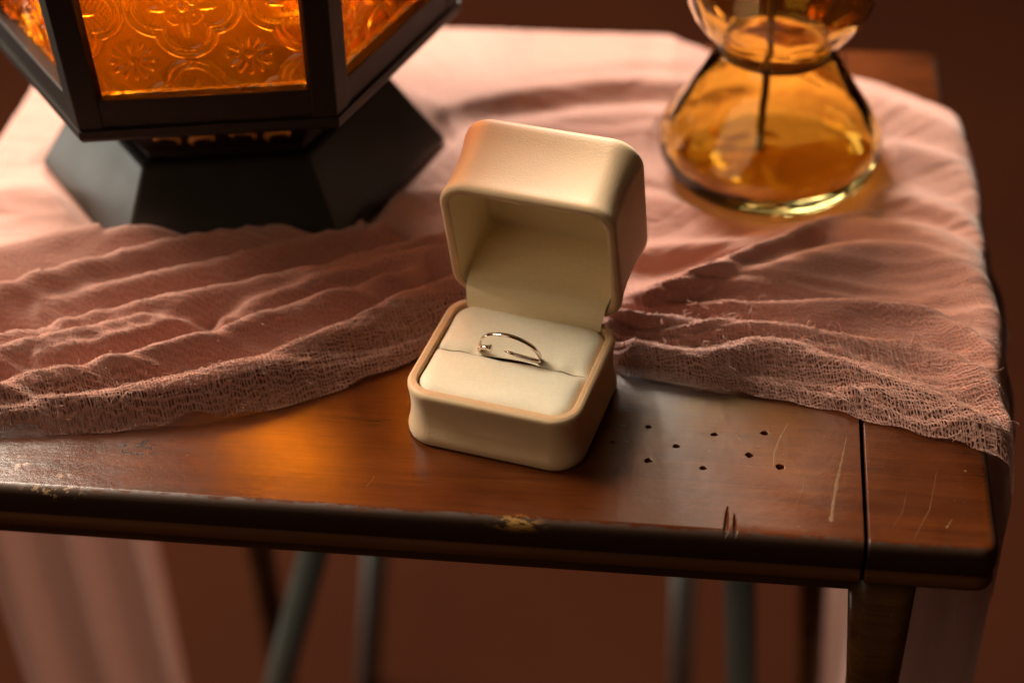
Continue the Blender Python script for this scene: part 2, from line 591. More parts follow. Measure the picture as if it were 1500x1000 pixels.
for pts, wd in (
        ([(1240, 640), (1233, 675), (1226, 705), (1221, 735), (1217, 764)], [0.15, 0.5, 0.6, 0.8, 0.9]),
        ([(1154, 620), (1141, 645), (1134, 664), (1133, 683)], [0.15, 0.4, 0.42, 0.2]),
        ([(1078, 637), (1086, 647)], [0.25, 0.15]),
        ([(1395, 760), (1386, 773)], [0.12, 0.3]),
        ([(536, 713), (546, 702), (548, 697)], [0.1, 0.18, 0.08]),
        ([(1181, 690), (1176, 715), (1164, 745)], [0.06, 0.1, 0.05]),
        ([(1372, 690), (1362, 745), (1338, 790)], [0.06, 0.11, 0.06]),
        ([(1210, 700), (1160, 694)], [0.05, 0.1]),
        ([(1328, 720), (1322, 750), (1306, 775)], [0.05, 0.07, 0.05]),
        ([(211, 668), (213, 702)], [0.07, 0.09]),
        ([(340, 713), (372, 718), (405, 733)], [0.05, 0.08, 0.06])):
    ribbon('scratch', pts, wd, M['scratch'], table)


def leg(name, x, y, x2, y2, w1, w2, mat, z1=-12.0):
    L = []
    for t in np.linspace(0, 1, 9):
        ww = w1 + (w2 - w1) * t
        cx, cy = x + (x2 - x) * t, y + (y2 - y) * t
        flare = 5.0 * math.exp(-t * 55)
        L.append([(cx + a, cy + b, z1 + (FZ - z1) * t) for a, b in rrect(ww + flare, ww, ww * 0.42, 6)])
    V, Fc = loft(L, True, True)
    return mesh_obj(name, V, Fc, mat, table)


leg('leg', 116.0, -39.0, 130, -58, 16.5, 15, M['leg_wood'])
leg('leg', -187.0, -39.0, -201, -58, 16.5, 15, M['leg_wood'])
leg('leg', 104.0, 205.0, 128, 186, 15, 14, M['lit_leg'])
leg('leg', -172.0, 215.0, -176, 225, 16.5, 15, M['leg_wood'])
V, Fc = merge([box_vf(-178, 107, -41, -35, -30, -16.8)])
mesh_obj('apron', V, Fc, M['leg_wood'], table, False)
V, Fc = merge([box_vf(-178, 96, 205, 211, -30, -16.8)])
mesh_obj('apron', V, Fc, M['leg_wood'], table, False)
V, Fc = box_vf(-212, 140, 213, 222, -270, -16.8)
mesh_obj('light_blocker', V, Fc, M['leg_wood'], table, False)  # unseen panel added to block back light from the hanging cloth and floor

# ------------------------------------------------------------------ stool under the table
stool = thing('metal_stool', 'thin-legged grey-blue metal stool tucked under the wooden table', 'stool', (-20, 180, FZ))
V, Fc = loft([[(x, y, z) for x, y in rrect(o, o * 0.72, 14, 5)] for o, z in ((176, 320), (182, 322), (182, 330), (176, 333))], True, True)
mesh_obj('seat', V, Fc, M['bluesteel'], stool)
for a, b in (((-76, -60, 322), (-168, -60, 0)), ((96, -60, 322), (117, -60, 0)), ((-74, 80, 322), (-114.7, 80, 2)), ((74, 80, 322), (75, 80, 0))):
    V, Fc = tube([a, b], 7.0, 12)
    mesh_obj('leg', V, Fc, M['bluesteel'], stool)

# ------------------------------------------------------------------ ring box
TH = math.radians(-11.895)
BW, BD, BH = 56.0, 50.0, 20.3
box = thing('ring_box', 'open cream leatherette ring box with flared base and cream satin cushion', 'ring box', (0, 0, 0.02), TH)


def shell(name, prof, r0, mat, parent, xf=lambda p: p, closef=False, closel=False, n=10):
    L = [[xf((x, y, z)) for x, y in rrect(BW + 2 * o, BD + 2 * o, max(r0 + o, 0.6), n)] for o, z in prof]
    V, Fc = loft(L, closef, closel)
    return mesh_obj(name, V, Fc, mat, parent)


CR = 9.0
base = shell('base', [(-2.5, 0.0), (0.0, 0.05), (0.6, 0.5), (0.9, 1.5), (0.95, 2.8), (0.65, 4.4), (0.2, 6.2), (-0.15, 8.5), (-0.35, 11.5), (-0.25, 14.5), (0.0, 16.8), (0.25, 18.3), (0.2, 19.3), (-0.2, 20.0), (-0.75, 20.3)], CR, M['leather'], box, closef=True)
rim_prof = [(-0.72, 20.28), (-0.95, 20.46), (-1.25, 20.50), (-1.40, 20.38), (-1.55, 20.50), (-1.85, 20.52), (-2.0, 20.40), (-2.15, 20.50), (-2.45, 20.46), (-2.7, 20.25), (-2.85, 19.6), (-2.95, 14.0)]
shell('rim', rim_prof, CR, M['rim'], base)


def sdf_rr(x, y, w, d, r):
    qx, qy = np.abs(x) - w / 2 + r, np.abs(y) - d / 2 + r
    return np.minimum(np.maximum(qx, qy), 0) + np.hypot(np.maximum(qx, 0), np.maximum(qy, 0)) - r


def cushion(name, y0, y1, side):
    nx, ny = 110, 56
    X, Y = np.meshgrid(np.linspace(-25.4, 25.4, nx), np.linspace(y0, y1, ny), indexing='ij')
    # slit bows open a little where the ring is pushed in
    bow = 0.5 * np.exp(-(X / 9.5) ** 4) * side
    t = (Y - y0) / (y1 - y0)
    tt = t if side > 0 else 1 - t
    Y = Y + bow * np.exp(-tt * 9)
    dist = -sdf_rr(X, Y, 50.0, 44.0, 6.5)
    ds = np.abs(Y + 1.0) + 0.0
    edge = lambda d, a: 1 - np.exp(-np.maximum(d, 0) / a)
    Z = 18.2 + 2.7 * edge(dist, 1.6) * (0.30 + 0.70 * edge(ds + 0.10, 1.5))
    Z = Z + 0.55 * np.cos(X / 25 * 1.4) * np.sin(np.clip(tt, 0, 1) * math.pi)
    Z = Z + 0.16 * np.sin(X * 0.34 + 1.2 * side) * np.exp(-ds / 5) + 0.12 * np.sin(X * 0.21 - Y * 0.37) - 0.5 * np.exp(-(X / 11.5) ** 4) * np.exp(-ds / 3.2)
    # pinched folds at the ends of the slit and next to the ring
    for xc, wdt, am in ((-20.5, 2.2, 0.7), (20.0, 2.6, 0.9), (-12.5, 1.4, 0.35), (13.0, 2.2, 0.6)):
        Z -= am * np.exp(-((X - xc) / wdt) ** 2) * np.exp(-ds / 2.4)
    Z = np.where(dist < 0, np.minimum(Z, 18.2 + dist * 6), Z)
    V = np.stack([X, Y, Z], -1).reshape(-1, 3)
    return mesh_obj(name, V, grid_faces(nx, ny), M['satin'], box)


cushion('cushion', -22.4, -1.12, -1)
cushion('cushion', -0.88, 22.4, 1)

PHI = math.radians(-12.0)
HY, HZ = 25.0, 21.2


def lidx(p):
    x, y, b = p
    a = y + BD / 2
    return (x, HY + a * math.sin(PHI) + b * math.cos(PHI), HZ + a * math.cos(PHI) - b * math.sin(PHI))


LH = 30.5
lid = shell('lid', [(-0.75, 0.0), (-0.2, 0.3), (0.2, 1.0), (0.25, 2.0), (0.0, 3.6), (-0.3, 6.5), (-0.45, 11), (-0.35, 16), (0.0, 20.5), (0.5, 24), (0.95, 26.5), (1.1, 28.0), (0.95, 29.2), (0.3, 30.1), (-1.0, 30.5), (-4, 30.8), (-8.4, 31.0)], CR, M['leather'], box, lidx, False, True, 12)
shell('rim', [(-0.72, 0.02), (-1.1, -0.18), (-1.7, -0.22), (-2.3, -0.15), (-2.7, 0.1), (-2.85, 0.8)], CR, M['rim'], lid, lidx)
shell('lining', [(-2.8, 0.6), (-3.0, 3), (-3.2, 25.4), (-3.8, 26.6), (-4.6, 27.0), (-8.5, 27.2)], CR, M['lining'], lid, lidx, False, True)
# hinge flap: satin sheet running from behind the cushion into the lid
nu, nv = 40, 40
cB = lidx((0, -25 + 3.4, 26.8))
fp = np.array([(20.4, 19.4), (20.7, 21.2), (21.4, 23.6), (22.6, 26.0), (24.4, 27.6), (27.5, 28.4), (33, 29.3), (42, 30.6), (cB[1], cB[2] + 1.2)])
fd = np.r_[0, np.cumsum(np.hypot(*np.diff(fp, axis=0).T))]
V = []
for i in range(nu):
    for j in range(nv):
        s, t = i / (nu - 1) * 2 - 1, j / (nv - 1)
        y, z = (np.interp(t * fd[-1], fd, fp[:, q_]) for q_ in (0, 1))
        x = s * (22.4 + 1.9 * min(1, t * 2.2))
        z += 0.35 * math.sin(t * math.pi) * (1 - s * s) + 0.25 * math.exp(-((t - 0.30) / 0.05) ** 2) * math.sin(s * 3 + 1)
        V.append((x, y, z))
mesh_obj('hinge_flap', V, grid_faces(nu, nv), M['lining'], box)

# ------------------------------------------------------------------ ring
ring = thing('ring', 'thin silver nail-shaped open ring standing in the cream cushion slit', 'ring', (0, 0, 0.02), TH)


def flatband(path, hw, ht):
    """band with rectangular section: hw across (local y), ht radial"""
    L = []
    path = [np.array(p, float) for p in path]
    for i, p in enumerate(path):
        t = path[min(i + 1, len(path) - 1)] - path[max(i - 1, 0)]
        t /= np.linalg.norm(t)
        yv = np.array([0, 1.0, 0]) - t * t[1]
        yv /= np.linalg.norm(yv)
        nv_ = np.cross(t, yv)
        L.append([p + yv * a * hw + nv_ * b * ht for a, b in ((1, .55), (.6, 1), (-.6, 1), (-1, .55), (-1, -.8), (1, -.8))])
    return loft(L, True, True)


CX, CZ, RR = -0.8, 22.0, 9.8
LEAN = math.radians(-20)
arc = [(CX + RR * math.cos(a), 0.2 + RR * math.sin(a) * math.sin(LEAN), CZ + RR * math.sin(a) * math.cos(LEAN)) for a in np.radians(np.linspace(-60, 240, 70))]
V, Fc = flatband(arc, 0.66, 0.42)
mesh_obj('band', V, Fc, M['silver'], ring)
# left end turns over into the nail head
hp = [(-10.35, -0.2, 20.2), (-10.5, -1.0, 21.6), (-10.1, -1.5, 22.7), (-9.2, -1.75, 23.4), (-8.0, -1.9, 23.75), (-6.6, -2.0, 23.9)]
V, Fc = flatband(hp, 0.7, 0.6)
nh = mesh_obj('nail_head', V, Fc, M['silver'], ring)
V, Fc = tube([(-6.75, -2.0, 23.9), (-6.5, -2.0, 23.92), (-6.05, -2.02, 23.95), (-5.95, -2.02, 23.95)], [0.9, 1.25, 1.25, 1.0], 14)
mesh_obj('head_disc', V, Fc, M['silver'], nh, False)
for tx in (-10.2, -9.6, -9.0, -8.5):
    V, Fc = tube([(tx - 0.13, -1.75, 22.75 + (tx + 10.2) * 0.55), (tx + 0.13, -1.75, 22.85 + (tx + 10.2) * 0.55)], 0.62, 10)
    mesh_obj('stone', V, Fc, M['stone'], nh, False)
# right end: pave shank running into the nail's point
tp_ = [(9.1, -0.4, 20.0), (9.0, -1.2, 21.5), (7.9, -1.9, 22.35), (6.0, -2.4, 22.95), (3.8, -2.6, 23.35), (1.7, -2.6, 23.6), (0.9, -2.6, 23.8), (0.6, -2.6, 23.85), (-1.9, -2.55, 24.35)]
V, Fc = tube(tp_, [0.6, 0.68, 0.72, 0.72, 0.72, 0.68, 0.60, 0.74, 0.06], 10)
ns = mesh_obj('nail_point', V, Fc, M['silver'], ring)
P = np.array(tp_[1:6])
for t in np.linspace(0, 1, 13):
    q = t * (len(P) - 1)
    i = min(int(q), len(P) - 2)
    c = P[i] * (1 - q + i) + P[i + 1] * (q - i)
    L = []
    for zz, r in ((-0.3, 0.30), (0.05, 0.36), (0.22, 0.24)):
        L.append([(c[0] + r * math.cos(2 * math.pi * k / 7), c[1] - 0.25 - 0.3 * zz + r * math.sin(2 * math.pi * k / 7) * 0.8, c[2] + 0.42 + zz) for k in range(7)])
    V, Fc = loft(L, True, True)
    mesh_obj('stone', V, Fc, M['stone'], ns, False)

# ------------------------------------------------------------------ cloth
HEM_PX = [(-330, 636), (-60, 640), (0, 638), (60, 636), (120, 634), (190, 629), (250, 622), (330, 611), (400, 598), (450, 586), (500, 571), (560, 550), (610, 530), (660, 506), (690, 492), (740, 500), (800, 512), (860, 528), (905, 546), (950, 553), (1000, 562), (1050, 572), (1100, 582), (1150, 589), (1200, 596), (1232, 601), (1262, 614), (1300, 625), (1350, 641), (1400, 652), (1440, 660), (1478, 670), (1520, 680)]
BACK_PX = [(31.6, 236), (54.5, 217), (101.3, 209), (125.1, 197.5), (155.1, 176)]
hem = np.array([at(x, y, 0.2) for x, y in HEM_PX])
hem_y = lambda x: np.interp(x, hem[:, 0], hem[:, 1])
bk = np.array([(-400, 246), (-219, 246), (10, 246)] + BACK_PX + [(260, 110)])
back_y = lambda x: np.interp(x, bk[:, 0], bk[:, 1])

# crest lines of the folds: pixel of the crest, its height (mm), half width (mm); sides differ (front, back)
R_ = []


def ridge(pts, hs, wf, wb, p=1.65):
    n = len(pts)
    hs = np.interp(np.linspace(0, 1, n), np.linspace(0, 1, len(hs)), hs)
    P = np.array([at(x, y, h) for (x, y), h in zip(pts, hs)])
    # resample smoothly
    d = np.r_[0, np.cumsum(np.hypot(*np.diff(P[:, :2], axis=0).T))]
    s = np.linspace(0, d[-1], max(8, int(d[-1] / 4)))
    Q = np.stack([np.interp(s, d, P[:, 0]), np.interp(s, d, P[:, 1]), np.interp(s, d, hs)], -1)
    for _ in range(2):
        Q[1:-1] = 0.25 * Q[:-2] + 0.5 * Q[1:-1] + 0.25 * Q[2:]
    R_.append((Q, wf * 1.05, wb * 1.05, p))


# left fan
ridge([(-120, 612), (0, 600), (80, 588), (150, 579), (230, 566), (300, 551), (400, 522), (490, 487), (560, 455), (620, 430), (680, 408)], [10, 10, 11, 13, 14, 14, 13], 5.0, 3.6)
ridge([(-120, 588), (0, 567), (100, 549), (220, 521), (300, 498), (388, 466), (465, 446), (540, 424), (620, 398)], [12, 14, 14, 14, 11], 4.2, 4.2)
ridge([(-120, 560), (0, 516), (100, 495), (190, 478), (260, 462), (330, 447)], [13, 16, 15, 10], 4.5, 4.5)
ridge([(-120, 540), (0, 503), (136, 470), (230, 446), (317, 428), (408, 411), (480, 398), (589, 364), (670, 345)], [12, 14, 17, 16, 16, 14], 4.5, 4.2)
ridge([(330, 470), (400, 440), (470, 415), (560, 388), (660, 366)], [10, 14, 15, 15], 3.6, 3.6)
ridge([(-120, 470), (0, 426), (100, 399), (200, 373), (290, 352), (400, 340), (520, 326)], [13, 18, 19, 19, 18, 13], 6, 5.5)
ridge([(-120, 400), (0, 370), (80, 352), (140, 338), (190, 331), (240, 326), (320, 312), (420, 304), (520, 297), (640, 290)], [9, 12, 17, 21, 22, 21, 16, 10, 6], 6.5, 6)
ridge([(60, 455), (160, 425), (260, 398), (360, 380), (470, 352), (560, 335)], [10, 15, 17, 16, 12], 4, 4)
ridge([(60, 530), (150, 508), (230, 488), (300, 470)], [11, 13, 12, 9], 3, 3)
ridge([(-60, 300), (0, 285), (60, 282), (110, 298)], [5, 6, 5], 7, 8)
# right side: pale twisted band, belly, frayed ridges
ridge([(930, 442), (965, 428), (1010, 408), (1060, 388), (1110, 366), (1160, 346), (1210, 330), (1270, 318)], [10, 14, 16, 16, 13, 8], 4.8, 5.5)
ridge([(930, 375), (985, 366), (1050, 365), (1120, 360)], [7, 8, 6], 5, 6)
ridge([(930, 300), (1000, 302), (1080, 318), (1150, 330)], [5, 6, 5], 8, 8)
ridge([(960, 440), (1040, 424), (1130, 398), (1200, 376), (1280, 362), (1350, 370), (1420, 400), (1480, 460)], [8, 11, 13, 14, 13, 11, 7], 7.5, 8)
ridge([(1150, 350), (1220, 336), (1300, 338), (1370, 352), (1430, 390)], [8, 11, 11, 8], 8, 10)
ridge([(905, 446), (960, 452), (1010, 455), (1100, 455), (1180, 452), (1260, 450), (1340, 458), (1410, 484), (1460, 530)], [8, 8, 8, 10, 11, 10, 8], 3.2, 3.6)
ridge([(900, 468), (980, 472), (1040, 480), (1110, 486), (1180, 490), (1250, 500), (1330, 506), (1400, 530), (1450, 570), (1490, 620)], [8, 9, 10, 10, 9, 8, 6], 3.6, 3.6)
ridge([(930, 512), (985, 523), (1040, 533), (1065, 516), (1110, 510), (1160, 516), (1200, 528), (1260, 546), (1330, 570), (1400, 600), (1460, 640)], [6, 6, 6, 8, 9, 8, 8, 8, 7, 6], 3.0, 4.0)
ridge([(1215, 590), (1260, 572), (1300, 580), (1360, 600), (1420, 626), (1470, 652)], [4, 6, 6, 5, 4], 2.8, 3.4)
# behind: towards the back edge and the right drape
ridge([(600, 178), (690, 152), (780, 136), (900, 124), (1030, 130)], [4, 7, 9, 9, 6], 5.5, 12)
ridge([(640, 240), (720, 205), (840, 180), (950, 172), (1000, 178)], [3, 5, 6, 5], 6, 9)
ridge([(940, 268), (1000, 262), (1060, 275)], [3, 5, 3], 5, 8)
ridge([(560, 190), (680, 150), (800, 118), (920, 100), (1010, 100)], [3, 5, 6, 5], 12, 12)
ridge([(600, 270), (700, 220), (830, 190), (960, 185), (1060, 200)], [3, 4, 5, 4], 10, 11)
ridge([(1200, 120), (1290, 150), (1380, 185), (1440, 235)], [8, 11, 10, 6], 9, 7)
ridge([(1270, 215), (1340, 225), (1410, 250), (1450, 300)], [6, 8, 6], 7, 8)
ridge([(1290, 290), (1350, 300), (1400, 320), (1450, 360)], [7, 9, 7], 6, 8)


def vnoise(x, y, seed):
    """smooth value noise, numpy"""
    r = np.random.default_rng(seed).random((64, 64))
    xi, yi = np.floor(x).astype(int), np.floor(y).astype(int)
    fx, fy = x - xi, y - yi
    fx, fy = fx * fx * (3 - 2 * fx), fy * fy * (3 - 2 * fy)
    g = lambda a, b: r[a % 64, b % 64]
    return (g(xi, yi) * (1 - fx) + g(xi + 1, yi) * fx) * (1 - fy) + (g(xi, yi + 1) * (1 - fx) + g(xi + 1, yi + 1) * fx) * fy


def ridge_field(X, Y):
    acc = np.zeros_like(X)
    P8 = 5.0
    for Q, wf, wb, p in R_:
        best = np.full(X.shape, 1e9)
        hh = np.zeros_like(X)
        sg = np.zeros_like(X)
        en = np.zeros_like(X)
        n = len(Q) - 1
        for i in range(n):
            a, b = Q[i], Q[i + 1]
            ex, ey = b[0] - a[0], b[1] - a[1]
            t0 = ((X - a[0]) * ex + (Y - a[1]) * ey) / (ex * ex + ey * ey + 1e-9)
            t = np.clip(t0, 0, 1)
            dx, dy = X - a[0] - t * ex, Y - a[1] - t * ey
            d = np.hypot(dx, dy)
            m_ = d < best
            best = np.where(m_, d, best)
            hh = np.where(m_, a[2] + (b[2] - a[2]) * t, hh)
            sg = np.where(m_, np.sign(ex * dy - ey * dx), sg)
        wd = np.where(sg * np.sign(Q[-1][0] - Q[0][0]) > 0, wb, wf)
        prof = np.exp(-(best / wd) ** p * 0.7)
        acc += (hh * prof) ** P8
    return acc ** (1 / P8)


# gathering: where along X the cloth is bunched (behind the box)
def flow_v(X, Y):
    top = np.interp(X, [-260, -219, -120, -60, -20, 40, 70, 110, 150], [95, 95, 92, 88, 80, 70, 85, 95, 100])
    h = hem_y(X)
    return (Y - h) / (top - h)


def cloth_z(X, Y):
    v = flow_v(X, Y)
    rise = 1 - np.exp(-np.maximum(Y - hem_y(X), 0) / 2.2)
    z = ridge_field(X, Y)
    # fine creases running along the flow (closer together where the cloth is gathered)
    wv = v * 26 + 2.2 * vnoise(X / 42 + 9, v * 3 + 2, 5)
    n1 = 1 - np.abs(2 * vnoise(X / 55 + 3, wv, 1) - 1)
    n2 = 1 - np.abs(2 * vnoise(X / 26 + 7, wv * 2.3 + 5, 2) - 1)
    n3 = vnoise(X / 9, Y / 4.5, 3) - 0.5
    fin = np.clip(1.25 - v, 0.25, 1.0)
    z = z + (3.0 * (n1 - 0.5) + 1.6 * (n2 - 0.5)) * fin + 0.8 * n3 * np.clip(1.4 - v, 0.15, 1)
    z = z + 2.4
    return np.maximum(z * rise, 0) + 0.35


cloth = thing('gauze_runner', 'frayed dusty pink gauze cloth gathered behind the ring box and draped over the table', 'cloth')

XS = np.concatenate([np.linspace(-262, -219, 22, endpoint=False), np.arange(-219, 147.2, 0.95), np.linspace(147.2, 215, 50)])
NV = 230
tv = np.linspace(0, 1, NV) ** 1.45


def keep_clear(X, Y, Z):
    """cloth is pressed flat under the lantern foot and the vase and pushed aside by the box"""
    # lantern foot
    d = np.hypot(X + 120, Y - 133)
    a = np.arctan2(Y - 133, X + 120) - math.radians(10.3)
    hx = 77 * math.cos(math.pi / 6) / np.cos((a % (math.pi / 3)) - math.pi / 6)
    g = np.clip((d - hx - 0.5) / 7.0, 0, 1)
    g = g * g * (3 - 2 * g)
    Z = Z * g + np.minimum(Z, 1.2) * (1 - g)
    d = np.hypot(X - 78.5, Y - 140)
    g = np.clip((d - 35) / 12.0, 0, 1)
    Z = Z * g + np.minimum(Z, 1.2) * (1 - g)
    # box: stay below the lid and off the base
    c, s = math.cos(TH), math.sin(TH)
    lx, ly = c * X + s * Y, -s * X + c * Y
    def outside(hx, ya, yb):
        return np.hypot(np.maximum(np.abs(lx) - hx, 0), np.maximum(np.maximum(ya - ly, ly - yb), 0))
    cap = np.minimum(14.5 + 1.3 * outside(28.5, 24, 58), 0.6 + 2.2 * outside(28.5, -26, 25.5))
    g = np.clip((cap - Z) / 3 + 0.5, 0, 1)
    return cap * (1 - g) + Z * g - 3 * g * (1 - g) * 0.5


def build_surface():
    Xt = np.repeat(XS[:, None], NV, 1)
    y0 = hem_y(XS)[:, None]
    y1 = back_y(XS)[:, None]
    Yt = y0 + (y1 - y0) * tv[None, :]
    # wavy hem
    Yt = Yt + (1 - tv[None, :]) ** 8 * (0.7 * np.sin(Xt * 0.11) + 0.35 * np.sin(Xt * 0.37 + 1))
    Xc = np.clip(Xt, -219, 147.2)
    Z = keep_clear(Xt, Yt, cloth_z(Xt, Yt))
    # over the right and left edge
    o = np.maximum(Xt - 143, 0)
    bul = 9 + 6 * vnoise(Yt / 26 + 2, Yt * 0 + 1.5, 21)
    X2 = np.where(o > 0, 143 + bul * np.tanh(o / bul) * 1.15, Xt)
    dz = np.where(o > 0, o - bul * np.tanh(o / bul), 0)
    ol = np.maximum(-214 - Xt, 0)
    X2 = np.where(ol > 0, -214 - 7 * np.tanh(ol / 7), X2)
    dz = dz + np.where(ol > 0, ol - 7 * np.tanh(ol / 7), 0)
    # over the back edge
    ob = np.maximum(Yt - 229, 0)
    Y2 = np.where(ob > 0, 229 + 6 * np.tanh(ob / 6), Yt)
    dz = dz + np.where(ob > 0, ob - 6 * np.tanh(ob / 6), 0) * 1.0
    fade = np.exp(-dz / 25)
    Z2 = Z * fade - dz
    return Xt, Yt, X2, Y2, Z2


Xt, Yt, X2, Y2, Z2 = build_surface()
nu, nv = Xt.shape
V = np.stack([X2, Y2, Z2], -1).reshape(-1, 3)
Fc = grid_faces(nu, nv)
sheet = mesh_obj('draped_sheet', V, Fc, M['gauze'], cloth)
me = sheet.data
# thread coordinates: threads converge where the cloth is gathered
vv = flow_v(Xt, Yt)
UU = Xt * 1.0 + 0.55 * (Yt - hem_y(Xt))
VV = np.where(vv < 1.0, vv * 95, 95 + (vv - 1) * 95)
uvl = me.uv_layers.new(name='UVMap')
li = np.empty(len(me.loops), dtype=np.int32)
me.loops.foreach_get('vertex_index', li)
uvs = np.stack([UU.ravel()[li], VV.ravel()[li]], -1).astype(np.float32)
uvl.data.foreach_set('uv', uvs.ravel())
dist = Yt - hem_y(Xt)
opn = np.clip(1.0 - (dist - 5) / 13.0, 0.0, 1.0) * 0.95 + 0.05
opn = np.where(Xt > 60, np.clip(1.0 - (dist - 6) / 22.0, 0.0, 1.0) * 0.9 + 0.05, opn)
at_o = me.attributes.new('open', 'FLOAT', 'POINT')
at_o.data.foreach_set('value', opn.ravel().astype(np.float32))

from_xy = lambda x, y: None


def surf_at(x, y):
    """point on the draped sheet above the plan position (bilinear in the grid's own parameters)"""
    i = np.clip(np.searchsorted(XS, x) - 1, 0, nu - 2)
    fx = (x - XS[i]) / (XS[i + 1] - XS[i])
    y0, y1 = hem_y(x), back_y(x)
    t = np.clip((y - y0) / (y1 - y0), 0, 1) ** (1 / 1.45) * (NV - 1)
    j = np.clip(np.floor(t).astype(int), 0, nv - 2)
    fy = t - j
    G = np.stack([X2, Y2, Z2], -1)
    a = G[i, j] * (1 - fx)[..., None] + G[i + 1, j] * fx[..., None]
    b = G[i, j + 1] * (1 - fx)[..., None] + G[i + 1, j + 1] * fx[..., None]
    return a * (1 - fy)[..., None] + b * fy[..., None]


# ---- the open weave and the frayed hem as real threads
def tube3(path, r):
    n = len(path)
    t = np.gradient(path, axis=0)
    t /= np.linalg.norm(t, axis=1)[:, None] + 1e-9
    up = np.array([0.1, 0.2, 0.97])
    a = np.cross(t, up)
    a /= np.linalg.norm(a, axis=1)[:, None] + 1e-9
    b = np.cross(a, t)
    P = np.stack([path + r * a, path - 0.5 * r * a + 0.87 * r * b, path - 0.5 * r * a - 0.87 * r * b], 1).reshape(-1, 3)
    F_ = []
    for i in range(n - 1):
        for k_ in range(3):
            F_.append((i * 3 + k_, i * 3 + (k_ + 1) % 3, (i + 1) * 3 + (k_ + 1) % 3, (i + 1) * 3 + k_))
    return P, F_


TV, TF, toff = [], [], 0


def add_thread(path, r):
    global toff
    P, F_ = tube3(np.asarray(path, float), r)
    TV.append(P)
    TF.extend([tuple(i + toff for i in f) for f in F_])
    toff += len(P)


def jit(n, amp, ctrl):
    c = rng.normal(0, amp, max(3, int(n / ctrl) + 2))
    return np.interp(np.linspace(0, len(c) - 1, n), np.arange(len(c)), c)


def net_zone(xa, xb, depth, su, sv, amp, r):
    # threads running along the hem
    for d in np.arange(0.2, depth, sv):
        xs = np.arange(xa, xb, 0.55)
        keep = np.full(len(xs), True)
        n = len(xs)
        y = hem_y(xs) + d * (0.9 + 0.1 * np.sin(xs * 0.03)) + jit(n, amp, 3) + jit(n, amp * 1.6, 14)
        y = np.maximum(y, hem_y(xs) - 0.4)
        p = surf_at(xs + jit(n, amp * 0.5, 3), y)
        p[:, 2] += 0.25 + np.abs(jit(n, 0.32, 4))
        # thin out: random runs only
        m_ = vnoise(xs / 12 + d * 3.1, xs * 0 + d * 1.7, int(xa) % 97 + 31) > 0.30
        st = None
        for i in range(n + 1):
            if i < n and m_[i]:
                st = i if st is None else st
            else:
                if st is not None and i - st > 5:
                    add_thread(p[st:i], r)
                st = None
    # threads running inwards from the hem
    for x in np.arange(xa, xb, su):
        x0 = x + rng.normal(0, su * 0.3)
        L_ = depth * rng.uniform(0.55, 1.05)
        ds = np.arange(rng.uniform(-1.5, 0.5), L_, 0.55)
        n = len(ds)
        if n < 6:
            continue
        xs = x0 - 0.55 * ds + jit(n, amp, 3) + jit(n, amp * 1.5, 10)
        p = surf_at(xs, hem_y(xs) + np.maximum(ds, -0.3) + jit(n, amp * 0.4, 3))
        p[:, 2] += 0.25 + np.abs(jit(n, 0.34, 4))
        add_thread(p, r)


net_zone(-205, -27, 17, 1.15, 1.0, 0.30, 0.070)
net_zone(40, 150, 34, 1.2, 1.1, 0.42, 0.082)


# stray curls standing off the frayed edges
def curls(n, xf, yf, ln, lift, r):
    for _ in range(n):
        x = rng.uniform(*xf)
        y = hem_y(np.array([x]))[0] + yf(x)
        p0 = surf_at(np.array([x]), np.array([y]))[0]
        k_ = rng.integers(7, 13)
        L_ = rng.uniform(*ln)
        ang = rng.uniform(0, 2 * math.pi)
        cur = rng.normal(0, 0.45)
        q = p0 + [0, 0, 0.2]
        pts = [q]
        up = rng.uniform(0.2, 1.0) * lift
        for i in range(k_):
            ang += cur + rng.normal(0, 0.25)
            st = L_ / k_
            q = q + [st * math.cos(ang), st * math.sin(ang) * 0.8, st * up * math.cos(i / k_ * math.pi * 0.9)]
            q[2] = max(q[2], 0.3)
            pts.append(q)
        pts = np.array(pts)
        t = np.linspace(0, len(pts) - 1, len(pts) * 3)
        pts = np.stack([np.interp(t, np.arange(len(pts)), pts[:, i]) for i in range(3)], -1)
        for _k in range(2):
            pts[1:-1] = 0.25 * pts[:-2] + 0.5 * pts[1:-1] + 0.25 * pts[2:]
        add_thread(pts, r * rng.uniform(0.7, 1.1))


curls(420, (45, 150), lambda x: rng.uniform(0.0, 36), (2.5, 7), 0.7, 0.085)
curls(60, (52, 125), lambda x: np.interp(x, [40, 75, 120, 150], [24, 27, 31, 34]) + rng.normal(0, 1.5), (4, 9), 1.1, 0.10)
curls(330, (-200, -26), lambda x: rng.uniform(0, 20), (1.5, 4.5), 0.5, 0.07)
curls(700, (-215, -30), lambda x: rng.uniform(10, 80), (1.0, 3.0), 0.8, 0.055)
curls(500, (45, 150), lambda x: rng.uniform(30, 90), (1.0, 3.0), 0.8, 0.055)
threads = mesh_obj('loose_threads', np.concatenate(TV), TF, M['thread'], cloth)
threads['kind'] = 'stuff'


